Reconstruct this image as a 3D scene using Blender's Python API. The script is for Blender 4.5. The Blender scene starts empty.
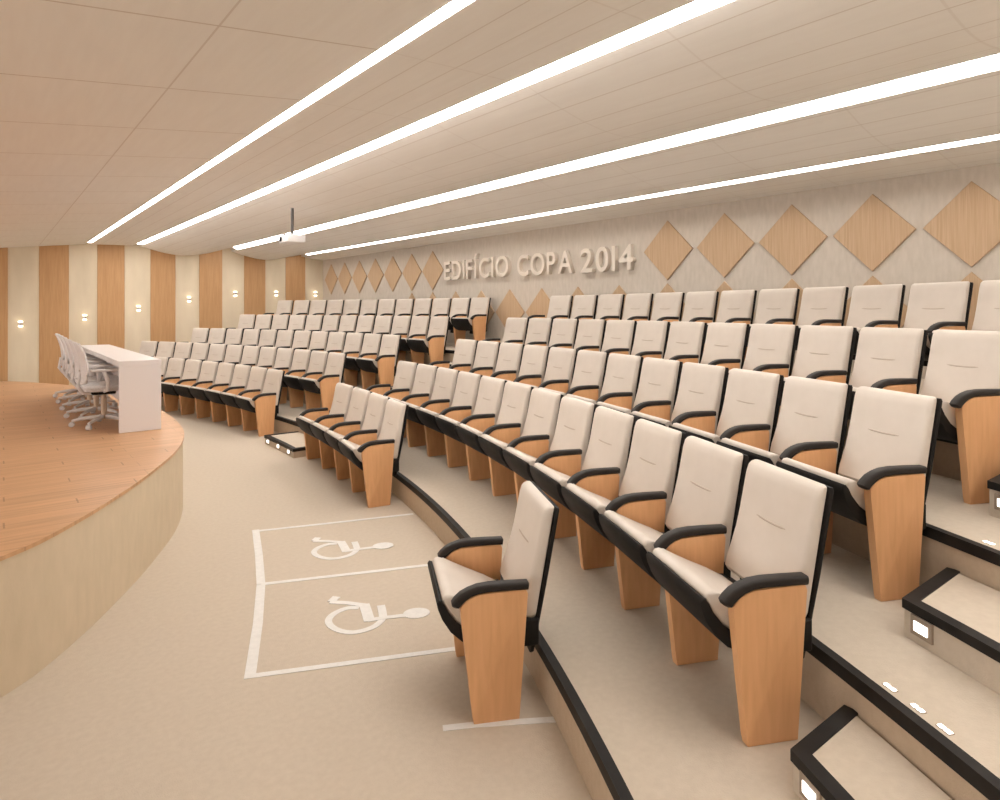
import bpy, bmesh, math
from mathutils import Vector, Matrix
PI = math.pi
scn = bpy.context.scene
COL = scn.collection
EYE = 1.938                                   # eye height above the hall floor
CX, CY = -12.395, 9.089                     # centre of the seating arcs
ROW_R = [16.03, 16.97, 17.966, 18.872, 20.02]
FLOOR = [0.0, 0.238, 0.516, 0.831, 1.192]
RISER = [16.035, 17.02, 17.95, 18.93]
WX, WY0, WY1, WXL = 7.85, -2.6, 18.45, -8.0

# ------------------------------------------------------------------ materials
def nt(name):
    m = bpy.data.materials.new(name); m.use_nodes = True
    n = m.node_tree.nodes; l = m.node_tree.links
    return m, n, l, n['Principled BSDF']
def plain(name, col, rough=.6, metal=0., spec=.5):
    m, n, l, b = nt(name)
    b.inputs['Base Color'].default_value = (*col, 1); b.inputs['Roughness'].default_value = rough
    b.inputs['Metallic'].default_value = metal; b.inputs['Specular IOR Level'].default_value = spec
    return m
def mapping(n, l, scale, coord='Object', rot=(0, 0, 0)):
    tc = n.new('ShaderNodeTexCoord'); mp = n.new('ShaderNodeMapping')
    mp.inputs['Scale'].default_value = scale; mp.inputs['Rotation'].default_value = rot
    l.new(tc.outputs[coord], mp.inputs['Vector']); return mp
def ramp(n, stops):
    r = n.new('ShaderNodeValToRGB'); e = r.color_ramp.elements
    e[0].position, e[0].color = stops[0][0], (*stops[0][1], 1)
    e[1].position, e[1].color = stops[-1][0], (*stops[-1][1], 1)
    for p, c in stops[1:-1]:
        x = e.new(p); x.color = (*c, 1)
    return r
def noisy(name, c1, c2, scale, rough=.9, bump=.15, detail=4, stretch=(1, 1, 1), bscale=None, spec=.2, dist=.01):
    m, n, l, b = nt(name)
    mp = mapping(n, l, stretch)
    t = n.new('ShaderNodeTexNoise'); t.inputs['Scale'].default_value = scale; t.inputs['Detail'].default_value = detail
    l.new(mp.outputs[0], t.inputs['Vector'])
    r = ramp(n, [(.3, c1), (.7, c2)]); l.new(t.outputs['Fac'], r.inputs[0]); l.new(r.outputs[0], b.inputs['Base Color'])
    b.inputs['Roughness'].default_value = rough; b.inputs['Specular IOR Level'].default_value = spec
    if bump:
        t2 = n.new('ShaderNodeTexNoise'); t2.inputs['Scale'].default_value = bscale or scale * 4; t2.inputs['Detail'].default_value = 2
        l.new(mp.outputs[0], t2.inputs['Vector'])
        bp = n.new('ShaderNodeBump'); bp.inputs['Strength'].default_value = bump; bp.inputs['Distance'].default_value = dist
        l.new(t2.outputs['Fac'], bp.inputs['Height']); l.new(bp.outputs[0], b.inputs['Normal'])
    return m
def wood(name, c1, c2, stretch, scale=6, rough=.45, coord='Object', spec=.35):
    m, n, l, b = nt(name)
    mp = mapping(n, l, stretch, coord)
    t = n.new('ShaderNodeTexNoise'); t.inputs['Scale'].default_value = scale; t.inputs['Detail'].default_value = 6
    t.inputs['Distortion'].default_value = .6
    l.new(mp.outputs[0], t.inputs['Vector'])
    r = ramp(n, [(.3, c1), (.5, [(a + b_) / 2 for a, b_ in zip(c1, c2)]), (.72, c2)])
    l.new(t.outputs['Fac'], r.inputs[0]); l.new(r.outputs[0], b.inputs['Base Color'])
    b.inputs['Roughness'].default_value = rough; b.inputs['Specular IOR Level'].default_value = spec
    bp = n.new('ShaderNodeBump'); bp.inputs['Strength'].default_value = .06; bp.inputs['Distance'].default_value = .003
    l.new(t.outputs['Fac'], bp.inputs['Height']); l.new(bp.outputs[0], b.inputs['Normal'])
    return m
def glow(name, col, s):
    m, n, l, b = nt(name)
    b.inputs['Base Color'].default_value = (*col, 1)
    b.inputs['Emission Color'].default_value = (*col, 1); b.inputs['Emission Strength'].default_value = s
    return m

M = {}
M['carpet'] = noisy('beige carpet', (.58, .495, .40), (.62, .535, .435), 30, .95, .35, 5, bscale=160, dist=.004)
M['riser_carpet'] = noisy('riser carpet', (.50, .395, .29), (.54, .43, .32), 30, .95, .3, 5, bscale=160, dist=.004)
M['stage_cloth'] = noisy('stage skirting cloth', (.60, .49, .345), (.65, .53, .38), 14, .9, .3, 4, stretch=(1, 1, .35), bscale=90, dist=.004)
M['wall_cloth'] = noisy('woven wall cloth', (.60, .535, .46), (.67, .60, .525), 22, .9, .25, 4, stretch=(1, 1, .3), bscale=90, dist=.004)
M['wall_cloth_far'] = noisy('pale wall cladding', (.72, .62, .47), (.82, .72, .56), 3, .8, .1, 4, stretch=(1, 1, .25), bscale=60, dist=.004)
M['seat_wood'] = wood('beech seat panel', (.71, .38, .18), (.79, .44, .22), (6, 6, .6), 5, .4)
M['panel_wood'] = wood('oak wall panel', (.52, .295, .135), (.60, .36, .18), (8, 8, .5), 4, .5)
M['diamond_wood'] = wood('oak diamond veneer', (.52, .35, .21), (.62, .44, .285), (8, 22, .7), 3, .5)
M['fabric'] = noisy('cream leather', (.65, .58, .51), (.69, .62, .55), 7, .5, .1, 3, bscale=300, spec=.35, dist=.001)
M['seam'] = plain('crease shade on the leather', (.54, .455, .38), .9, 0, .05)  # darker cream: the shade inside the crease is put into this colour
M['black'] = noisy('black plastic', (.010, .009, .008), (.018, .015, .014), 12, .6, .12, 2, bscale=220, spec=.2, dist=.001)
M['arm'] = noisy('dark armrest plastic', (.020, .016, .014), (.030, .024, .021), 12, .5, .1, 2, bscale=260, spec=.25, dist=.001)
M['trim'] = noisy('black rubber nosing', (.012, .010, .009), (.022, .019, .017), 10, .55, .1, 2, bscale=200, dist=.001)
M['white'] = plain('white lacquer', (.80, .755, .745), .3)
M['chair_white'] = plain('pale grey plastic', (.72, .69, .68), .45)
M['chair_tan'] = plain('tan plastic', (.60, .45, .32), .45)
M['mesh_white'] = noisy('pale mesh weave', (.66, .63, .63), (.76, .73, .72), 60, .7, .3, 2, bscale=200)
M['letter'] = plain('satin cream letter', (.80, .72, .63), .35)
M['tape'] = noisy('white floor paint', (.76, .74, .71), (.83, .81, .78), 25, .7, .1, 4)
M['strip'] = glow('ceiling strip light', (1.0, .965, .92), 14.0)
M['led'] = glow('step light lens', (1.0, .97, .92), 4.0)
M['sconce_glow'] = glow('wall lamp lens', (1.0, .88, .70), 4.0)
M['metal'] = plain('brushed metal', (.55, .50, .46), .35, .8)
M['darkmetal'] = plain('dark metal pole', (.10, .09, .085), .4, .6)
M['frame'] = plain('step light frame', (.34, .27, .21), .5, .3)
M['lens'] = plain('projector lens glass', (.02, .02, .03), .1)
M['projector'] = plain('white projector shell', (.82, .80, .80), .4)

# ceiling : smooth boards with joints running both ways
def ceiling_mat():
    m, n, l, b = nt('ceiling boards')
    tc = n.new('ShaderNodeTexCoord'); sp = n.new('ShaderNodeSeparateXYZ'); l.new(tc.outputs['Object'], sp.inputs[0])
    def line(sock, period, off, width):
        a = n.new('ShaderNodeMath'); a.operation = 'ADD'; a.inputs[1].default_value = off; l.new(sock, a.inputs[0])
        d = n.new('ShaderNodeMath'); d.operation = 'PINGPONG'; d.inputs[1].default_value = period / 2; l.new(a.outputs[0], d.inputs[0])
        c = n.new('ShaderNodeMath'); c.operation = 'LESS_THAN'; c.inputs[1].default_value = width; l.new(d.outputs[0], c.inputs[0])
        return c.outputs[0]
    cross = line(sp.outputs['Y'], 1.2, .09, .007)
    long_ = line(sp.outputs['X'], 1.2, .265, .006)
    board = line(sp.outputs['X'], .24, .0, .004)
    gt = n.new('ShaderNodeMath'); gt.operation = 'GREATER_THAN'; gt.inputs[1].default_value = 1.95; l.new(sp.outputs['X'], gt.inputs[0])
    lt = n.new('ShaderNodeMath'); lt.operation = 'SUBTRACT'; lt.inputs[0].default_value = 1; l.new(gt.outputs[0], lt.inputs[1])
    b1 = n.new('ShaderNodeMath'); b1.operation = 'MULTIPLY'; l.new(board, b1.inputs[0]); l.new(gt.outputs[0], b1.inputs[1])
    b1s = n.new('ShaderNodeMath'); b1s.operation = 'MULTIPLY'; b1s.inputs[1].default_value = .45; l.new(b1.outputs[0], b1s.inputs[0])
    b2 = n.new('ShaderNodeMath'); b2.operation = 'MULTIPLY'; l.new(long_, b2.inputs[0]); l.new(lt.outputs[0], b2.inputs[1])
    b2s = n.new('ShaderNodeMath'); b2s.operation = 'MULTIPLY'; b2s.inputs[1].default_value = .45; l.new(b2.outputs[0], b2s.inputs[0])
    c2 = n.new('ShaderNodeMath'); c2.operation = 'MULTIPLY'; l.new(cross, c2.inputs[0]); cw = n.new('ShaderNodeMath'); cw.operation = 'MULTIPLY_ADD'; cw.inputs[1].default_value = -.45; cw.inputs[2].default_value = .6; l.new(gt.outputs[0], cw.inputs[0]); l.new(cw.outputs[0], c2.inputs[1])
    m1 = n.new('ShaderNodeMath'); m1.operation = 'MAXIMUM'; l.new(c2.outputs[0], m1.inputs[0]); l.new(b1s.outputs[0], m1.inputs[1])
    m2 = n.new('ShaderNodeMath'); m2.operation = 'MAXIMUM'; l.new(m1.outputs[0], m2.inputs[0]); l.new(b2s.outputs[0], m2.inputs[1])
    mp = n.new('ShaderNodeMapping'); mp.inputs['Scale'].default_value = (6, .6, 1); l.new(tc.outputs['Object'], mp.inputs[0])
    t = n.new('ShaderNodeTexNoise'); t.inputs['Scale'].default_value = 3; t.inputs['Detail'].default_value = 5; l.new(mp.outputs[0], t.inputs[0])
    r = ramp(n, [(.3, (.89, .865, .83)), (.7, (.92, .90, .865))]); l.new(t.outputs['Fac'], r.inputs[0])
    mix = n.new('ShaderNodeMix'); mix.data_type = 'RGBA'; l.new(m2.outputs[0], mix.inputs['Factor'])
    l.new(r.outputs[0], mix.inputs['A']); mix.inputs['B'].default_value = (.56, .47, .40, 1)
    l.new(mix.outputs['Result'], b.inputs['Base Color']); b.inputs['Roughness'].default_value = .75
    b.inputs['Specular IOR Level'].default_value = .25
    return m
M['ceiling'] = ceiling_mat()

def stage_mat():
    m, n, l, b = nt('stage boards')
    mp = mapping(n, l, (1, 1, 1))
    br = n.new('ShaderNodeTexBrick'); l.new(mp.outputs[0], br.inputs['Vector'])
    br.inputs['Scale'].default_value = 1; br.inputs['Brick Width'].default_value = 1.5; br.inputs['Row Height'].default_value = .16
    br.inputs['Mortar Size'].default_value = .0022; br.inputs['Mortar Smooth'].default_value = .2; br.inputs['Bias'].default_value = 0
    br.offset = .37; br.offset_frequency = 2
    br.inputs['Color1'].default_value = (.60, .35, .185, 1); br.inputs['Color2'].default_value = (.66, .395, .215, 1)
    br.inputs['Mortar'].default_value = (.45, .26, .145, 1)
    mp2 = n.new('ShaderNodeMapping'); mp2.inputs['Scale'].default_value = (.7, 14, 1)
    l.new(mp.outputs[0], mp2.inputs[0])
    t = n.new('ShaderNodeTexNoise'); t.inputs['Scale'].default_value = 2.5; t.inputs['Detail'].default_value = 6; l.new(mp2.outputs[0], t.inputs[0])
    r = ramp(n, [(.3, (.86, .84, .82)), (.7, (1.08, 1.08, 1.08))]); l.new(t.outputs['Fac'], r.inputs[0])
    mx = n.new('ShaderNodeMix'); mx.data_type = 'RGBA'; mx.blend_type = 'MULTIPLY'; mx.inputs['Factor'].default_value = 1
    l.new(br.outputs['Color'], mx.inputs['A']); l.new(r.outputs[0], mx.inputs['B'])
    def mth(op, a_, b_=None, c_=None):
        x = n.new('ShaderNodeMath'); x.operation = op
        for i_, v_ in enumerate((a_, b_, c_)):
            if v_ is None: continue
            if isinstance(v_, (int, float)): x.inputs[i_].default_value = v_
            else: l.new(v_, x.inputs[i_])
        return x.outputs[0]
    sp = n.new('ShaderNodeSeparateXYZ'); l.new(mp.outputs[0], sp.inputs[0])
    row = mth('FLOOR', mth('DIVIDE', sp.outputs['Y'], .32)); fy = mth('FRACT', mth('DIVIDE', sp.outputs['Y'], .32))
    fx = mth('FRACT', mth('DIVIDE', mth('ADD', sp.outputs['X'], mth('MULTIPLY', row, .37)), .75))
    jm = mth('MULTIPLY', mth('LESS_THAN', fx, .013), mth('LESS_THAN', mth('ABSOLUTE', mth('SUBTRACT', fy, .5)), .19))
    jn = n.new('ShaderNodeMix'); jn.data_type = 'RGBA'; l.new(mth('MULTIPLY', jm, .55), jn.inputs['Factor'])
    l.new(mx.outputs['Result'], jn.inputs['A']); jn.inputs['B'].default_value = (.22, .11, .05, 1)
    l.new(jn.outputs['Result'], b.inputs['Base Color']); b.inputs['Roughness'].default_value = .42
    b.inputs['Specular IOR Level'].default_value = .35
    return m
M['stage_wood'] = stage_mat()

# ------------------------------------------------------------------ helpers
def obj(name, bm, mat, parent=None, smooth=True, angle=35):
    bmesh.ops.recalc_face_normals(bm, faces=bm.faces)
    me = bpy.data.meshes.new(name); bm.to_mesh(me); bm.free()
    if smooth:
        me.shade_smooth()
        try: me.set_sharp_from_angle(angle=math.radians(angle))
        except Exception: pass
    me.materials.append(M[mat] if isinstance(mat, str) else mat)
    o = bpy.data.objects.new(name, me); COL.objects.link(o)
    if parent: o.parent = parent
    return o
def tag(o, label, cat, group=None):
    o['label'] = label; o['category'] = cat
    if group: o['group'] = group
    return o
def thing(name, label, cat, loc=(0, 0, 0), rz=0, group=None):
    o = bpy.data.objects.new(name, None); COL.objects.link(o)
    o.empty_display_size = .1; o.location = loc; o.rotation_euler = (0, 0, rz)
    return tag(o, label, cat, group)
def struct(name, bm, mat, smooth=False, parent=None):
    o = obj(name, bm, mat, parent, smooth)
    if not parent: o['kind'] = 'structure'
    return o
def add_box(bm, x0, x1, y0, y1, z0, z1, bev=0, seg=2):
    vs = [bm.verts.new((x, y, z)) for x in (x0, x1) for y in (y0, y1) for z in (z0, z1)]
    f = [(0, 1, 3, 2), (4, 6, 7, 5), (0, 4, 5, 1), (2, 3, 7, 6), (0, 2, 6, 4), (1, 5, 7, 3)]
    fs = [bm.faces.new([vs[i] for i in q]) for q in f]
    if bev:
        es = list({e for q in fs for e in q.edges})
        bmesh.ops.bevel(bm, geom=es, offset=bev, segments=seg, affect='EDGES', profile=.5)
def add_prism(bm, pts, axis, a, b, bev=0, seg=2):
    """polygon pts (u,v) extruded along axis from a to b. axis x: (y,z); y: (x,z); z: (x,y)"""
    def P(u, v, w): return {'x': (w, u, v), 'y': (u, w, v), 'z': (u, v, w)}[axis]
    A = [bm.verts.new(P(u, v, a)) for u, v in pts]; B = [bm.verts.new(P(u, v, b)) for u, v in pts]
    n = len(pts); fs = [bm.faces.new(A), bm.faces.new(B[::-1])]
    for i in range(n):
        fs.append(bm.faces.new((A[i], A[(i + 1) % n], B[(i + 1) % n], B[i])))
    if bev:
        es = list({e for q in (fs[0], fs[1]) for e in q.edges})
        bmesh.ops.bevel(bm, geom=es, offset=bev, segments=seg, affect='EDGES', profile=.5)
def add_loft(bm, rings, cap=True):
    R = [[bm.verts.new(p) for p in r] for r in rings]; n = len(R[0])
    for a, b in zip(R, R[1:]):
        for i in range(n):
            bm.faces.new((a[i], a[(i + 1) % n], b[(i + 1) % n], b[i]))
    if cap: bm.faces.new(R[0][::-1]); bm.faces.new(R[-1])
def rrect(hw, y0, y1, r, z, k=4):
    """rounded rectangle ring in the xy plane at height z"""
    r = min(r, hw * .98, abs(y1 - y0) * .49); out = []
    for cx, cy, a0 in ((hw - r, y1 - r, 0), (-hw + r, y1 - r, 90), (-hw + r, y0 + r, 180), (hw - r, y0 + r, 270)):
        for i in range(k + 1):
            a = math.radians(a0 + 90 * i / k); out.append((cx + r * math.cos(a), cy + r * math.sin(a), z))
    return out
def add_tube(bm, pts, rad, n=8, ry=None):
    pts = [Vector(p) for p in pts]; rings = []
    for i, p in enumerate(pts):
        d = (pts[min(i + 1, len(pts) - 1)] - pts[max(i - 1, 0)]).normalized()
        up = Vector((0, 0, 1)) if abs(d.z) < .9 else Vector((1, 0, 0))
        s = d.cross(up).normalized(); u = s.cross(d).normalized()
        r = rad[i] if isinstance(rad, (list, tuple)) else rad
        q = (ry if ry else r) if not isinstance(ry, (list, tuple)) else ry[i]
        rings.append([tuple(p + s * (r * math.cos(2 * PI * k / n)) + u * (q * math.sin(2 * PI * k / n))) for k in range(n)])
    add_loft(bm, rings)
def pol(r, th, z=0.): return (CX + r * math.cos(th), CY + r * math.sin(th), z)
def bm_new(): return bmesh.new()
def clip(bm, planes):
    for co, no in planes:
        g = list(bm.verts) + list(bm.edges) + list(bm.faces)
        bmesh.ops.bisect_plane(bm, geom=g, plane_co=co, plane_no=no, clear_outer=True)
        es = [e for e in bm.edges if e.is_boundary]
        if es: bmesh.ops.holes_fill(bm, edges=es, sides=0)

# ------------------------------------------------------------------ room shell
b = bm_new(); add_box(b, WXL, WX + .2, WY0, WY1, -.1, 0); struct('floor', b, 'carpet')
b = bm_new(); add_box(b, WX, WX + .2, WY0 - .2, WY1 + .2, -.1, 3.9); struct('wall_right', b, 'wall_cloth')
b = bm_new(); add_box(b, WXL - .2, WX, WY1, WY1 + .2, -.1, 3.9); struct('wall_far', b, 'wall_cloth_far')

b = bm_new(); add_box(b, WXL, WX, WY0 - .2, WY0, -.1, 3.9); struct('wall_near', b, 'wall_cloth')

# ceiling: cross-section (x, height above eye) carried along the whole room
A38 = math.radians(38.2816); CA, SA = math.cos(A38), math.sin(A38)
def at_far(px, py):
    r = (px - 500) / 650; X = WY1 * (SA + CA * r) / (CA - SA * r)
    z = SA * X + CA * WY1; return X, (309 - py) * z / 650
def spline(P, n=6):
    out = []
    for i in range(len(P) - 1):
        p0, p1, p2, p3 = P[max(i - 1, 0)], P[i], P[i + 1], P[min(i + 2, len(P) - 1)]
        for k in range(n):
            t = k / n
            out.append(tuple(.5 * (2 * p1[j] + (p2[j] - p0[j]) * t + (2 * p0[j] - 5 * p1[j] + 4 * p2[j] - p3[j]) * t * t + (3 * p1[j] - p0[j] - 3 * p2[j] + p3[j]) * t ** 3) for j in (0, 1)))
    out.append(P[-1]); return out
bayA = [(WXL - .2, 1.12), (-2, 1.12), (1.845, 1.555)]
bayB = [(1.935, 1.56), (2.862, 1.585)]
bayC = spline([(3.012, 1.585), (3.35, 1.49), (3.65, 1.425), (3.98, 1.395), (4.35, 1.43), (4.7, 1.51), (5.10, 1.645)])
bayD = spline([(5.235, 1.575), (5.55, 1.475), (5.95, 1.395), (6.25, 1.39), (6.6, 1.45), (7.04, 1.575)])
bayE = spline([(7.175, 1.53), (7.45, 1.485), (7.9, 1.44)])
UP = 2.0
prof = bayA + [(1.846, 1.60), (1.934, 1.60)] + bayB + [(2.863, 1.63), (3.011, 1.63)] + bayC + [(5.15, 1.69), (5.234, 1.63)] + bayD + [(7.09, 1.62), (7.174, 1.58)] + bayE
b = bm_new()
yy = (WY0 - .2, WY1)
low = [[b.verts.new((x, y, EYE + h)) for x, h in prof] for y in yy]
for i in range(len(prof) - 1):
    b.faces.new((low[0][i], low[0][i + 1], low[1][i + 1], low[1][i]))
top = [[b.verts.new((x, y, EYE + UP)) for x in (prof[0][0], prof[-1][0])] for y in yy]
b.faces.new((top[0][0], top[1][0], top[1][1], top[0][1]))
for k in (0, 1): b.faces.new(low[k] + [top[k][1], top[k][0]])
b.faces.new((low[0][0], low[1][0], top[1][0], top[0][0])); b.faces.new((low[0][-1], low[1][-1], top[1][1], top[0][1]))
c = struct('ceiling', b, 'ceiling', smooth=True)

for (x0, h0, x1, h1), lab in zip([(1.85, 1.553, 1.93, 1.557), (2.866, 1.583, 3.008, 1.583), (5.125, 1.64, 5.222, 1.578), (7.055, 1.575, 7.165, 1.533)],
        ['white strip light nearest the stage side of the ceiling', 'second white strip light from the stage, ending above the striped wall',
         'white strip light running behind the projector pole', 'white strip light closest to the diamond panel wall']):
    t = thing('ceiling_light', 'long ' + lab, 'ceiling light', ((x0 + x1) / 2, 8, EYE + (h0 + h1) / 2), 0, 'long strip lights in the ceiling')
    def L(bm, pts): add_prism(bm, [(x - (x0 + x1) / 2, z - (h0 + h1) / 2) for x, z in pts], 'y', WY0 + .05 - 8, WY1 - .55 - 8)
    q = bm_new(); L(q, [(x0, h0), (x1, h1), (x1, h1 + .012), (x0, h0 + .012)]); obj('diffuser', q, 'strip', t, False)
    q = bm_new(); L(q, [(x0 + .005, h0 + .016), (x1 - .005, h1 + .016), (x1 - .005, h1 + .034), (x0 + .005, h0 + .034)]); obj('housing', q, 'metal', t, False)

# striped far wall: oak boards over the pale cladding
xa = at_far(39, 300)[0]; xb = at_far(305, 300)[0]; sw = (xb - xa) / 11
words = ['leftmost', 'second from the left', 'third from the left', 'fourth from the left', 'fifth from the left', 'rightmost']
for k in range(-3, 6):
    x0 = xa + 2 * k * sw
    if k < -1: continue
    q = bm_new(); add_box(q, -sw / 2, sw / 2, -.02, 0, 0, EYE + 1.66, .003, 1)
    nm = 'oak wall panel on the far wall, cut off by the left picture edge' if k < 0 else 'tall oak wall panel on the striped far wall, %s of the full panels' % words[k]
    o = obj('wall_panel', q, 'panel_wood'); o.location = (x0 + sw / 2, WY1, 0)
    tag(o, nm, 'wall panel', 'tall oak panels on the striped wall')

# wall lamps on the pale stripes
for i, (px, py) in enumerate([(20.4, 323.5), (84.3, 317), (138, 308), (188.4, 299), (234.5, 293.5), (275.4, 293.3), (314.5, 293.6)]):
    X, h = at_far(px, py)
    t = thing('wall_lamp', 'small round up-and-down wall lamp on the pale stripe, %s' % ['nearest the left picture edge', 'above the white office chairs', 'behind the table far end',
              'above the far second row seats', 'third lamp from the room corner', 'second lamp from the room corner', 'beside the room corner'][i], 'wall lamp', (X, WY1, EYE + h - .08), 0, 'small wall lamps on the striped wall')
    q = bm_new(); add_loft(q, [[(.045 * math.cos(a * PI / 8), -.075 + .045 * math.sin(a * PI / 8), z) for a in range(16)] for z in (.035, .105)]); obj('lamp_body', q, 'metal', t)
    q = bm_new(); add_box(q, -.03, .03, -.035, 0, .045, .10, .004, 1); obj('wall_bracket', q, 'metal', t)
    for z, sg in ((.035, -1), (.105, 1)):
        q = bm_new(); add_loft(q, [[(r * math.cos(a * PI / 8), -.075 + r * math.sin(a * PI / 8), z + sg * dz) for a in range(16)] for r, dz in ((.044, .001), (.045, .02), (.035, .03), (.015, .035))]); obj('lamp_lens', q, 'sconce_glow', t)

# diamonds on the right wall
S = .436; PIT = .919
def diamond(i, row):
    Y = 5.96 - .9375 * (i - 13) if i > 12 else (17.83 - .9117 * i); zc = EYE + (.86 if row == 0 else .86 - PIT)
    q = bm_new(); add_prism(q, [(-S, 0), (0, -S), (S, 0), (0, S)], 'x', -.027, -.002, .004, 1)
    o = obj('diamond_panel', q, 'diamond_wood', None, True, 20); o.location = (WX, Y, zc)
    ordn = ['first', 'second', 'third', 'fourth', 'fifth', 'sixth', 'seventh', 'eighth', 'ninth', 'tenth', 'eleventh', 'twelfth']
    if row == 0:
        lab = ('oak diamond left of the wall letters, %s from the room corner' % ordn[i]) if i < 7 else ('large oak diamond in the upper row, %s one right of the wall lettering' % ordn[i - 13])
    else:
        lab = ('oak diamond tip above back row seats, under %s diamond from corner' % ordn[i]) if i < 7 else \
              (('oak diamond in the lower row beneath the lettering, %s from its left' % ordn[i - 7]) if i < 13 else ('lower oak diamond hidden by back row chairs, under the %s large diamond' % ordn[i - 13]))
    tag(o, lab, 'wall panel', 'oak diamonds on the right wall')
for i in range(18):
    if i < 7 or i >= 13: diamond(i, 0)
    if i >= 5: diamond(i, 1)

# raised letters
def letter(ch, y0, y1, z0, hgt, note):
    cu = bpy.data.curves.new('tmp', 'FONT'); cu.body = ch; cu.size = 1; cu.extrude = .04; cu.offset = .012
    o = bpy.data.objects.new('tmp', cu); COL.objects.link(o)
    bpy.context.view_layer.update()
    me = bpy.data.meshes.new_from_object(o.evaluated_get(bpy.context.evaluated_depsgraph_get()))
    bpy.data.objects.remove(o); bpy.data.curves.remove(cu)
    return me
def word(text, y_left, y_right, base, cap, wordname):
    ms = [letter(c, 0, 0, 0, 0, '') for c in text]
    ext = [(min(v.co.x for v in m.vertices), max(v.co.x for v in m.vertices)) for m in ms]
    capu = max(v.co.y for v in (ms[0]).vertices)
    gap = .13; tot = sum(b_ - a_ for a_, b_ in ext) + gap * (len(ms) - 1)
    sx = (y_left - y_right) / tot; sy = cap / capu; x = 0
    od = ['first', 'second', 'third', 'fourth', 'fifth', 'sixth', 'seventh', 'eighth']
    for k, (m, (a_, b_)) in enumerate(zip(ms, ext)):
        w = (b_ - a_) * sx
        for v in m.vertices:
            v.co = Vector((-(v.co.z + .04) , -((v.co.x - a_) * sx - w / 2), v.co.y * sy))
        m.flip_normals() if m.polygons and False else None
        m.materials.clear(); m.materials.append(M['letter'])
        kind = 'numeral' if text.isdigit() else 'letter'
        o = bpy.data.objects.new('wall_numeral' if text.isdigit() else 'wall_letter', m); COL.objects.link(o)
        o.location = (WX, y_left - x - w / 2, EYE + base)
        tag(o, 'raised cream %s %s on the wall, %s character of %s' % (kind, text[k], od[k], wordname), 'sign letter', 'raised wall lettering')
        x += w + gap * sx
word('EDIFÍCIO', 11.80, 9.60, .632, .385, 'the left word')
word('COPA', 9.33, 7.88, .62, .385, 'the middle word')
word('2014', 7.68, 6.56, .612, .39, 'the year at right')

# ------------------------------------------------------------------ stage
half = [(1.655, 9.1), (1.65, 8.5), (1.635, 7.96), (1.56, 7.2), (1.43, 6.63), (1.26, 6.13), (1.055, 5.68), (.868, 5.3), (.676, 4.955), (.49, 4.64), (.246, 4.283), (.07, 4.098), (-.3, 3.78), (-.9, 3.38), (-1.8, 2.95), (-3.0, 2.6), (-5, 2.4), (WXL, 2.35)]
curve = spline(half, 5)
edge = [(x, 18.2 - y) for x, y in reversed(curve[1:])] + curve     # far to near, symmetrical about the hall axis
ST = .708
poly = edge
def off(pts, d):
    out = []
    for i, p in enumerate(pts):
        a_ = Vector(pts[max(i - 1, 0)]); c_ = Vector(pts[min(i + 1, len(pts) - 1)]); t = (c_ - a_).normalized()
        out.append((p[0] + d * t.y, p[1] - d * t.x))
    return out
inner = off(poly, .0)
b = bm_new(); add_prism(b, inner + [(WXL, 2.35), (WXL, 15.85)][::-1] if False else inner, 'z', 0, ST - .022)
struct('stage_skirt', b, 'stage_cloth', smooth=True)
b = bm_new(); add_prism(b, off(poly, -.012), 'z', ST - .0215, ST)
struct('stage_floor', b, 'stage_wood')

# ------------------------------------------------------------------ stepped platforms
def arc(r, a0, a1, n): return [(CX + r * math.cos(a0 + (a1 - a0) * i / n), CY + r * math.sin(a0 + (a1 - a0) * i / n)) for i in range(n + 1)]
bounds = [((0, 17.25, 0), (0, 1, 0)), ((0, WY0 - .05, 0), (0, -1, 0)), ((WX + .05, 0, 0), (1, 0, 0))]
for k in range(4):
    r0 = RISER[k]; r1 = RISER[k + 1] if k < 3 else 26
    z1 = FLOOR[k + 1]
    b = bm_new(); A = arc(r0, -.95, .8, 120)
    if k < 3: P = A + arc(r1 - .0005, -.95, .8, 120)[::-1]
    else: P = A + [(14, CY + 18), (14, CY - 22)]
    add_prism(b, P, 'z', .001, z1)
    clip(b, bounds)
    bmesh.ops.triangulate(b, faces=[f for f in b.faces if len(f.verts) > 4])
    o = struct('platform', b, 'carpet')
    # riser facing (its own carpet tone) and black nosing
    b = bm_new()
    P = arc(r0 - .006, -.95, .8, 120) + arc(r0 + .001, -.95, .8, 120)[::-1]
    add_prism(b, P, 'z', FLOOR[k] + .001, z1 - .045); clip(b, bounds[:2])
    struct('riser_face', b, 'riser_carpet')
    b = bm_new(); a0, a1, n = -.95, .8, 120
    a1 = (.47, .455, .43, .40)[k]; sec = [(r0 - .012, z1 - .048), (r0 - .012, z1 + .006), (r0 + .032, z1 + .006), (r0 + .032, z1 - .004), (r0 + .0, z1 - .004), (r0 - .004, z1 - .048)]
    rings = [[pol(r, a0 + (a1 - a0) * i / n, z) for r, z in sec] for i in range(n + 1)]
    add_loft(b, rings); clip(b, bounds[:2])
    struct('nosing', b, 'trim')

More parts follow.
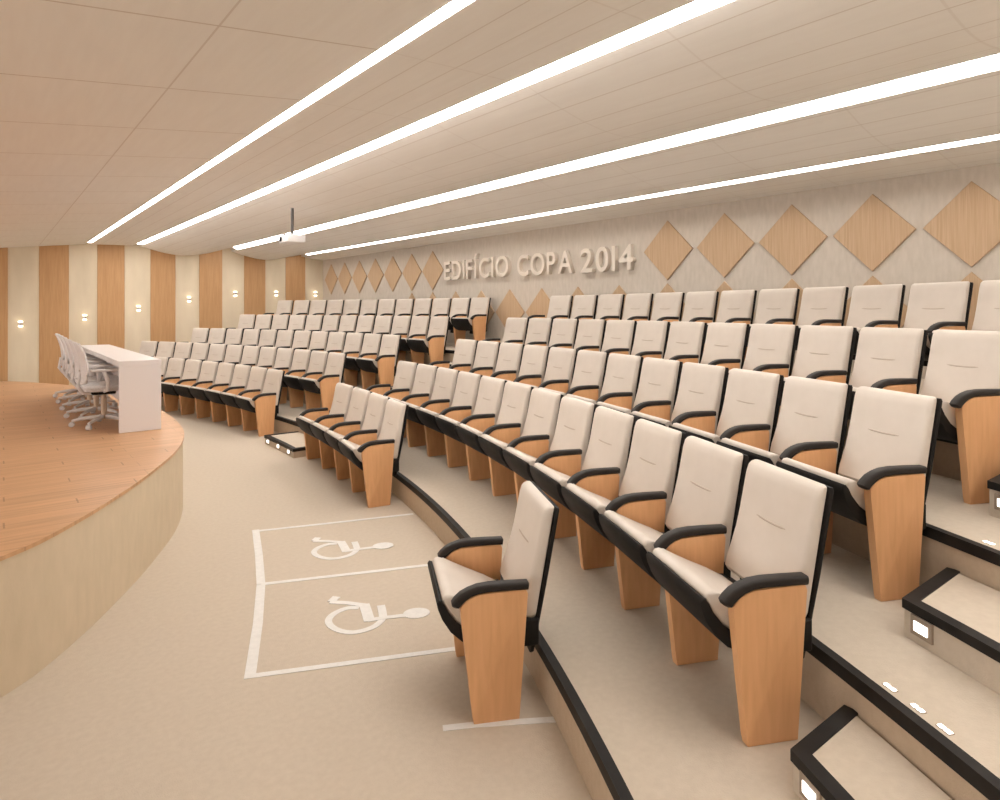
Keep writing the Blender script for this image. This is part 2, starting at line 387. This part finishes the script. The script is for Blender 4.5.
# ------------------------------------------------------------------ box steps in the two aisles
def step_box(k, ya, yb, lights, label, depth=.5):
    """half-height step in front of riser k between y=ya (low) and yb"""
    rz = RISER[k] - .018; rf = RISER[k] - depth
    z0 = FLOOR[k] + .001; z1 = (FLOOR[k] + FLOOR[k + 1]) / 2
    def ptY(r, y): return (CX + math.sqrt(r * r - (y - CY) ** 2), y)
    n = 10; front = [ptY(rf, ya + (yb - ya) * i / n) for i in range(n + 1)]; back = [ptY(rz, yb + (ya - yb) * i / n) for i in range(n + 1)]
    ox, oy = front[n // 2]
    t = thing('step_box', label, 'step', (ox, oy, z0), 0, 'carpeted box steps in the aisles')
    loc = lambda P: [(x - ox, y - oy) for x, y in P]
    q = bm_new(); add_prism(q, loc(front + back), 'z', 0, z1 - z0); obj('step_body', q, 'carpet', t, False)
    # nosing: front and both sides
    w = .05
    fi = [ptY(rf + w, ya + w + (yb - ya - 2 * w) * i / n) for i in range(n + 1)]
    fo = [ptY(rf - .008, ya - .008 + (yb - ya + .016) * i / n) for i in range(n + 1)]
    outer = [back[-1][:1] + (ya - .008,)] + fo + [back[0][:1] + (yb + .008,)]
    innr = [(back[-1][0], ya + w)] + fi + [(back[0][0], yb - w)]
    q = bm_new(); zt = z1 - z0 + .006; zb = z1 - z0 - .035
    rings = [[(x - ox, y - oy, zb) for x, y in outer], [(x - ox, y - oy, zt) for x, y in outer], [(x - ox, y - oy, zt) for x, y in innr], [(x - ox, y - oy, z1 - z0 - .003) for x, y in innr]]
    R = [[q.verts.new(p) for p in r] for r in rings]
    for a_, b_ in zip(R, R[1:] + R[:1]):
        for i in range(len(a_) - 1): q.faces.new((a_[i], a_[i + 1], b_[i + 1], b_[i]))
    q.faces.new([r[0] for r in R]); q.faces.new([r[-1] for r in R][::-1])
    obj('step_nosing', q, 'trim', t, False)
    for y in lights:
        x = ptY(rf, y)[0]; zc = (z1 - z0) * .48; hh = min(.036, (z1 - z0) * .27)
        th = math.atan2(y - CY, x - CX)
        def place(o): o.location = (x - ox, y - oy, zc); o.rotation_euler = (0, 0, th); return o
        q = bm_new(); add_box(q, -.010, .004, -.055, .055, -hh * 1.15, hh * 1.15, .002, 1); fr = place(obj('step_light', q, 'frame', t, False))
        q = bm_new(); add_box(q, -.013, -.009, -.034, .034, -hh * .55, hh * .55); obj('lens', q, 'led', fr, False)
rn = ['lowest', 'second', 'third', 'highest']
for k in range(4):
    step_box(k, 8.28, 9.43, (8.45, 8.87, 9.28), 'low step with small lights in the central aisle, %s of the flight' % rn[k] if k else 'low black-edged carpeted step with three lights at the foot of central aisle')
step_box(1, -.65, 1.16, (1.07, .5, 0.), 'black-edged step at the bottom right, beside the second row end chair', .38)
step_box(2, -.65, 1.13, (1.045, .5, 0.), 'carpeted step with black edge and bright light, right of the third row end chair')
step_box(3, -.65, 1.11, (1.03, .5, 0.), 'carpeted step cut by the right picture edge, beside the fourth row end chair')

# marker lights let into the platform edges
def marker(k, th, r, label):
    p = pol(r, th, FLOOR[k])
    t = thing('floor_marker_light', label, 'floor light', p, th, 'small marker lights along the platform edges')
    for s in (-1, 1):
        q = bm_new(); add_box(q, -.008, .008, s * .014 - .010, s * .014 + .010, .002, .005); obj('lens', q, 'led', t, False)
    q = bm_new(); add_box(q, -.011, .011, -.028, .028, .0005, .0025); obj('marker_frame', q, 'frame', t, False)
def wpos(px, py, h):
    z = h * 650 / (py - 309); x = (px - 500) * z / 650
    return CA * x + SA * z, -SA * x + CA * z
for px, py, k, lab in [(890, 688, 2, 'farthest of the three floor lights below the right hand step'), (917.7, 709, 2, 'middle of the three floor lights below the right hand step'),
                       (945, 730, 2, 'nearest of the three floor lights below the right hand step'), (989, 543.5, 3, 'floor light at the right edge behind the third row end chair')]:
    X, Y = wpos(px, py, EYE - FLOOR[k]); marker(k, math.atan2(Y - CY, X - CX), math.hypot(X - CX, Y - CY), 'small white ' + lab)

# ------------------------------------------------------------------ auditorium chairs
T0 = .27
def Y(t): return t - T0
def back_bm():
    q = bm_new(); rings = []
    prof = [(.428, .082, .02), (.434, .098, .0), (.45, .118, -.0), (.47, .130, 0), (.52, .118, 0), (.58, .095, 0), (.65, .072, 0), (.74, .050, 0), (.84, .030, 0), (.91, .016, 0), (.945, .004, 0), (.958, -.008, 0), (.965, -.022, 0)]
    for z, tf, _ in prof:
        tb = -.05 + .18 * (.965 - z)
        hw = .255
        if z > .94: hw -= (.0, .004, .016)[0 if z < .95 else (1 if z < .96 else 2)]
        if z < .44: hw -= .006 if z > .43 else .016
        if z > .96: tb = -.044
        rings.append(rrect(hw, Y(tb), Y(tf), .022, z, 3))
    add_loft(q, rings); return q
def seam_bm():
    q = bm_new()
    zc = .745; P = []
    for i in range(9):
        x = -.105 + .21 * i / 8; z = zc - .004 * math.sin(i / 8 * PI) - .0
        P.append((x, Y(.0490), z))
    add_tube(q, P, [.0015] + [.0048] * 7 + [.0015], 6); return q
def shell_bm():
    q = bm_new(); rings = []
    for z, w, e in ((.25, .225, .004), (.262, .24, .0), (.6, .257, 0), (.9, .260, 0), (.945, .260, 0), (.957, .254, .004)):
        tb = -.05 + .18 * (.965 - z)
        rings.append(rrect(w, Y(tb - .024 + e), Y(tb - .002 - e), .012, z, 2))
    add_loft(q, rings); return q
def resample(pts, m): return pts
def seat_bm():
    q = bm_new()
    pts = [(.15, .41), (.22, .445), (.32, .490), (.40, .530), (.445, .554), (.470, .564), (.490, .562), (.503, .549), (.503, .525), (.485, .485), (.445, .435), (.39, .395), (.28, .365), (.17, .37)]
    add_prism(q, [(Y(a_), c_) for a_, c_ in pts], 'x', -.25, .25, .016, 3); return q
def seatshell_bm():
    q = bm_new()
    pts = [(.135, .41), (.15, .335), (.22, .305), (.33, .308), (.41, .338), (.465, .388), (.505, .450), (.525, .500), (.530, .530), (.520, .544), (.504, .538), (.500, .52), (.480, .482), (.437, .428), (.376, .385), (.28, .358), (.18, .368), (.16, .41)]
    add_prism(q, [(Y(a_), c_) for a_, c_ in pts], 'x', -.256, .256, .006, 2); return q
def panel_bm():
    q = bm_new()
    pts = [(.147, .0), (.365, .0), (.37, .03), (.425, .508), (.428, .548), (.40, .581), (.345, .604), (.115, .610), (.105, .588)]
    add_prism(q, [(Y(a_), c_) for a_, c_ in pts], 'x', -.0225, .0225, .004, 2); return q
def arm_bm():
    q = bm_new()
    path = [(.100, .606), (.104, .607), (.20, .610), (.29, .611), (.345, .606), (.385, .594), (.415, .577), (.440, .556), (.451, .541), (.455, .533)]
    rings = []
    for i, (t, z) in enumerate(path):
        a_ = path[max(i - 1, 0)]; c_ = path[min(i + 1, len(path) - 1)]
        d = Vector((c_[0] - a_[0], c_[1] - a_[1])).normalized(); n_ = Vector((-d.y, d.x))
        e = .6 if i in (0, len(path) - 1) else 1.
        hw, hh, r = .029 * e, .018 * e * (1.15 if i > 5 else 1), .012 * e
        rings.append([(x, Y(t) + n_.x * v, z + n_.y * v) for x, v, _ in rrect(hw, -hh, hh, r, 0, 3)])
    add_loft(q, rings); return q
def bracket_bm():
    q = bm_new(); add_box(q, -.262, -.222, Y(.035), Y(.14), .30, .43, .006, 1); return q
MESH = {}
def part(name, fn, mat, parent, loc=(0, 0, 0), key=None, angle=35):
    key = key or name
    if key not in MESH:
        o = obj(name, fn(), mat, parent, True, angle); MESH[key] = o.data
    else:
        o = bpy.data.objects.new(name, MESH[key]); COL.objects.link(o); o.parent = parent
    o.location = loc; return o
def make_chair():
    t = thing('auditorium_chair', '', 'chair')
    U = (0, 0, .018); br = part('backrest', back_bm, 'fabric', t, (0, 0, .006)); part('stitched_crease', seam_bm, 'seam', br)
    part('back_shell', shell_bm, 'black', t, (0, 0, .006)); part('seat_cushion', seat_bm, 'fabric', t, U, angle=50); part('seat_shell', seatshell_bm, 'black', t, U, angle=50)
    part('hinge_bracket', bracket_bm, 'black', t, (0, 0, .006))
    p = part('side_panel', panel_bm, 'seat_wood', t, (-.3, 0, 0)); part('armrest', arm_bm, 'arm', t, (-.3, 0, .018))
    return t
proto = make_chair()
def copy_tree(o, parent=None):
    c_ = o.copy(); COL.objects.link(c_); c_.parent = parent
    for ch in list(o.children): copy_tree(ch, c_)
    return c_
used = []
def place_chair(k, th, label, group, far_side=False, turn=0):
    o = proto if not used else copy_tree(proto); used.append(1)
    p = pol(ROW_R[k] - T0, th, FLOOR[k] + .001)
    o.location = p; o.rotation_euler = (0, 0, th + PI / 2 + turn); o['label'] = label; o['group'] = group
    FARS.append((o, far_side)); return o
FARS = []
ordn = ['first', 'second', 'third', 'fourth', 'fifth', 'sixth', 'seventh', 'eighth', 'ninth', 'tenth', 'eleventh', 'twelfth']
rows = ['front', 'second', 'third', 'fourth', 'back']
TR = [-.100, -.092, -.087, -.087, -.070]; TL = [.323, .434, .409, .381, .379]; PW = [.602, .600, .601, .600, .611]
for k in range(5):
    R_ = ROW_R[k]; dth = PW[k] / R_
    nL = 8 if k == 0 else 12; nR = 4 if k == 0 else 12
    for i in range(nL):
        j = nL - 1 - i
        lab = 'cream chair in %s row of the left block, %s' % (rows[k], 'wooden panel at aisle' if j == 0 else ordn[j] + ' from the aisle end')
        place_chair(k, TL[k] - i * dth + .30 / R_, lab, 'cream auditorium chairs in rows', i == 0)
    for i in range(nR):
        if k == 0:
            lab = 'cream chair in the front group of four, %s' % ['beside the lowest aisle step', 'second from the aisle step', 'third from the aisle step', 'nearest the wheelchair bays'][i]
        else:
            lab = 'cream chair in the %s row of the right block, %s' % (rows[k], 'at the near end' if i == 11 and k < 4 else ordn[i] + ' from the central aisle')
        place_chair(k, TR[k] - i * dth + .30 / R_, lab, 'cream auditorium chairs in rows', i == 0)
place_chair(0, -.4358 + .29 / 16.03, 'lone cream chair at the front beside the wheelchair bays, with both armrests', 'cream auditorium chairs in rows', True, -.05)
for o, f in FARS:
    if f:
        part('side_panel', panel_bm, 'seat_wood', o, (.3, 0, 0)); part('armrest', arm_bm, 'arm', o, (.3, 0, .018))

# ------------------------------------------------------------------ floor markings
def ribbon(bm, pts, w, z=.0035, z0=.0008):
    pts = [Vector(p) for p in pts]; L_, R_ = [], []
    for i, p in enumerate(pts):
        d = (pts[min(i + 1, len(pts) - 1)] - pts[max(i - 1, 0)]).normalized(); n_ = Vector((-d.y, d.x)) * w / 2
        L_.append(p + n_); R_.append(p - n_)
    add_loft(bm, [[(l_.x, l_.y, z0), (l_.x, l_.y, z), (r_.x, r_.y, z), (r_.x, r_.y, z0)] for l_, r_ in zip(L_, R_)])
def plr(r, th): return (CX + r * math.cos(th), CY + r * math.sin(th))
b = bm_new()
K = EYE / 1.9
def tp(*P): return [(x * K, y * K) for x, y in P]
ribbon(b, tp((1.812, 5.685), (1.650, 5.10), (1.484, 4.543)), .058)
ribbon(b, tp((1.482, 4.537), (1.285, 3.99), (1.060, 3.420)), .058)
ribbon(b, tp((1.803, 5.651), (2.45, 5.435), (3.10, 5.225)), .042, .0034)
ribbon(b, tp((1.483, 4.54), (2.0, 4.335), (2.65, 4.079)), .042, .0034)
ribbon(b, tp((1.067, 3.438), (1.5, 3.248), (2.06, 3.002), (2.34, 2.875)), .042, .0034)
ribbon(b, tp((1.62, 2.47), (1.75, 2.40), (2.065, 2.20)), .042, .0034)
tag(obj('bay_marking', b, 'tape', None, False), 'white painted outline of the wheelchair bays on the beige carpet', 'floor marking')
def disc(bm, c_, ru, rv, ax, z):
    """flat disc or lens of radii ru along ax"""
    a_ = Vector(ax).normalized(); n_ = Vector((-a_.y, a_.x))
    P = [Vector(c_) + a_ * ru * math.cos(q * PI / 10) + n_ * rv * math.sin(q * PI / 10) for q in range(20)]
    add_loft(bm, [[(p.x, p.y, .0008) for p in P], [(p.x, p.y, z) for p in P]])
def sym_points():
    px = lambda x, y: Vector(wpos(300 + x * .14, 580 + y * .14, EYE))
    S_ = {}
    S_['wheel'] = [px(x, y) for x, y in [(420, 200), (350, 202), (285, 222), (228, 255), (203, 295), (225, 335), (290, 367), (375, 377), (460, 362), (530, 335), (575, 300), (590, 275)]]
    S_['foot'] = [px(x, y) for x, y in [(262, 122), (222, 158)]]
    S_['shin'] = [px(x, y) for x, y in [(215, 160), (330, 166), (470, 184)]]
    S_['thigh'] = [px(x, y) for x, y in [(458, 176), (478, 235), (496, 296)]]
    S_['trunk'] = [px(x, y) for x, y in [(480, 292), (600, 273), (690, 263), (800, 250)]]
    S_['arm'] = [px(x, y) for x, y in [(578, 185), (588, 225), (596, 285)]]
    S_['head'] = px(832, 240)
    return S_
SY = sym_points(); cen = SY['thigh'][1]
def make_symbol(dth, dr, label):
    def tr(p):
        d = Vector((p.x - CX, p.y - CY)); r = d.length + dr; a_ = math.atan2(d.y, d.x) + dth
        return Vector((CX + r * math.cos(a_), CY + r * math.sin(a_)))
    o_ = tr(cen); q = bm_new(); T_ = lambda k_: [tr(p) - o_ for p in SY[k_]]
    wh = spline([tuple(p) for p in T_('wheel')], 5); ribbon(q, wh, .044, .0040)
    ribbon(q, T_('foot'), .055, .0041); ribbon(q, T_('shin'), .045, .0043); ribbon(q, T_('thigh'), .068, .0045)
    ribbon(q, T_('trunk'), .042, .0047); ribbon(q, T_('arm'), .052, .0049)
    h_ = tr(SY['head']) - o_; disc(q, h_, .085, .07, tr(SY['trunk'][3]) - tr(SY['trunk'][0]), .0051)
    ob = obj('wheelchair_symbol', q, 'tape', None, False); ob.location = (o_.x, o_.y, 0)
    tag(ob, label, 'floor marking', 'wheelchair symbols painted on the carpet')
make_symbol(0, 0, 'white wheelchair symbol in the nearer bay beside the lone chair')
make_symbol(.0805, .0, 'white wheelchair symbol in the farther bay beside the group of four chairs')

# ------------------------------------------------------------------ table and office chairs on the stage
Z0 = ST
tb = thing('conference_table', 'long white lacquered table with solid ends near the curved stage edge', 'table', (1.2125, 9.2, Z0 + .001))
q = bm_new(); add_box(q, -.19, .19, -1.83, 1.79, .655, .712, .004, 1); obj('table_top', q, 'white', tb, True)
for y0, y1 in ((-1.83, -1.785), (1.745, 1.79)):
    q = bm_new(); add_box(q, -.187, .187, y0, y1, 0, .6545, .003, 1); obj('end_panel', q, 'white', tb, True)
q = bm_new(); add_box(q, .12, .15, -1.784, 1.744, .05, .6545); obj('modesty_panel', q, 'white', tb, False)

def office_chair():
    t = thing('office_chair', '', 'chair')
    # faces +x
    q = bm_new(); add_loft(q, [[(r * math.cos(a_ * PI / 6), r * math.sin(a_ * PI / 6), z) for a_ in range(12)] for r, z in ((.045, .075), (.045, .105), (.028, .12), (.028, .30), (.02, .30), (.02, .36))])
    obj('gas_column', q, 'chair_tan', t)
    for i in range(5):
        a_ = 2 * PI * i / 5 + .35; c_, s_ = math.cos(a_), math.sin(a_)
        q = bm_new(); add_tube(q, [(c_ * .03, s_ * .03, .095), (c_ * .16, s_ * .16, .088), (c_ * .29, s_ * .29, .066)], [.024, .02, .014], 8)
        leg = obj('base_arm', q, 'chair_white', t)
        q = bm_new()
        n_ = Vector((-s_, c_, 0)); ctr = Vector((c_ * .29, s_ * .29, .028))
        add_loft(q, [[tuple(ctr + n_ * d_ + Vector((c_, s_, 0)) * (r * math.cos(v * PI / 6)) + Vector((0, 0, r * math.sin(v * PI / 6)))) for v in range(12)] for r, d_ in ((.02, -.024), (.027, -.018), (.027, .018), (.02, .024))])
        obj('caster', q, 'chair_white', leg)
    q = bm_new()
    rings = []
    for z, e in ((.375, .05), (.385, .01), (.42, 0), (.44, .012), (.448, .045)):
        rings.append([(y_, x_, z_) for x_, y_, z_ in rrect(.235 - e, -.2 + e, .24 - e, .07, z, 4)])
    add_loft(q, rings); obj('seat', q, 'mesh_white', t)
    q = bm_new(); add_box(q, -.12, .1, -.09, .09, .335, .374, .01, 1); obj('seat_mechanism', q, 'black', t)
    # curved mesh back
    q = bm_new(); rings = []
    for i in range(13):
        v = i / 12; z = .46 + .42 * v; xb = -.20 + .02 * math.sin(v * PI) - .06 * v ** 1.6
        hw = .20 + .03 * math.sin(v * PI) - (.03 if i in (0, 12) else 0)
        ring = []
        for j in range(9):
            u = -1 + 2 * j / 8; ring.append((xb + .03 * u * u, u * hw, z))
        ring += [(p[0] - .014, p[1], p[2]) for p in reversed(ring)]
        rings.append(ring)
    add_loft(q, rings); bk = obj('backrest', q, 'mesh_white', t)
    q = bm_new(); P = []
    for i in range(25):
        a_ = 2 * PI * i / 24; u = math.cos(a_); w_ = math.sin(a_); u = math.copysign(abs(u) ** .5, u); w_ = math.copysign(abs(w_) ** .5, w_)
        v = (w_ + 1) / 2; z = .46 + .42 * v; xb = -.20 + .02 * math.sin(v * PI) - .06 * v ** 1.6
        P.append((xb + .03 * u * u - .007, u * (.212 + .02 * math.sin(v * PI)), z))
    add_tube(q, P, .014, 8); obj('back_frame', q, 'chair_white', bk)
    q = bm_new(); add_tube(q, [(-.08, 0, .35), (-.19, 0, .36), (-.23, 0, .42), (-.21, 0, .56)], [.022, .022, .02, .016], 8); obj('back_support', q, 'chair_white', t)
    for s in (-1, 1):
        q = bm_new(); add_tube(q, [(-.02, s * .2, .385), (.0, s * .27, .40), (.0, s * .275, .50), (-.03, s * .27, .59)], [.016, .018, .018, .018], 8, .022); ar = obj('arm_support', q, 'chair_white', t)
        q = bm_new(); add_box(q, -.15, .12, s * .27 - .035, s * .27 + .035, .59, .615, .01, 2); obj('arm_pad', q, 'chair_white', ar)
    return t
oc = office_chair()
def copy_at(o, loc, rz, label, group):
    c_ = copy_tree(o); c_.location = loc; c_.rotation_euler = (0, 0, rz); c_['label'] = label; c_['group'] = group; return c_
labs = ['nearest the camera', 'second from the near end', 'third from the near end', 'fourth from the near end', 'at the far end']
for i, y_ in enumerate((7.98, 8.68, 9.38, 10.08, 10.78)):
    lab = 'pale office chair on casters behind the white table, %s' % labs[i]
    if i == 0: oc.location = (.97, y_, Z0 + .001); oc.rotation_euler = (0, 0, .0); oc['label'] = lab; oc['group'] = 'office chairs behind the table'
    else: copy_at(oc, (.97 + .01 * i, y_, Z0 + .001), -.03 * i, lab, 'office chairs behind the table')

# ------------------------------------------------------------------ projector on its pole
pj = thing('ceiling_projector', 'small white projector hanging from a dark pole under the ceiling', 'projector', (3.45, 9.2, EYE + .95))
q = bm_new(); add_box(q, -.13, .13, -.18, .18, 0, .11, .015, 2); obj('projector_body', q, 'projector', pj)
q = bm_new(); add_loft(q, [[(-.13 - d_, .09 + r * math.cos(a_ * PI / 8), .055 + r * math.sin(a_ * PI / 8)) for a_ in range(16)] for d_, r in ((-.005, .036), (.02, .036), (.02, .028), (.01, .025))]); obj('lens', q, 'lens', pj)
q = bm_new(); add_loft(q, [[(r * math.cos(a_ * PI / 6), r * math.sin(a_ * PI / 6), z) for a_ in range(12)] for r, z in ((.06, .111), (.06, .125), (.022, .13), (.022, .50))]); obj('ceiling_pole', q, 'darkmetal', pj)
q = bm_new(); add_box(q, -.15, .15, -.03, .03, .112, .122); obj('mount_plate', q, 'metal', pj, False)

# ------------------------------------------------------------------ camera, world
cam = bpy.data.cameras.new('camera'); cam.sensor_width = 36; cam.lens = 650 / 1000 * 36; cam.shift_y = -91 / 1000
cam.clip_start = .05
co = bpy.data.objects.new('camera', cam); COL.objects.link(co)
co.location = (0, 0, EYE); co.rotation_euler = (PI / 2, 0, -A38); scn.camera = co
w = bpy.data.worlds.new('world'); scn.world = w; w.use_nodes = True
w.node_tree.nodes['Background'].inputs[0].default_value = (1, .96, .92, 1); w.node_tree.nodes['Background'].inputs[1].default_value = 2.6
scn.view_settings.view_transform = 'Standard'; scn.view_settings.look = 'None'
scn.view_settings.gamma = 1; scn.view_settings.use_curve_mapping = False
scn.view_settings.exposure = 0.29
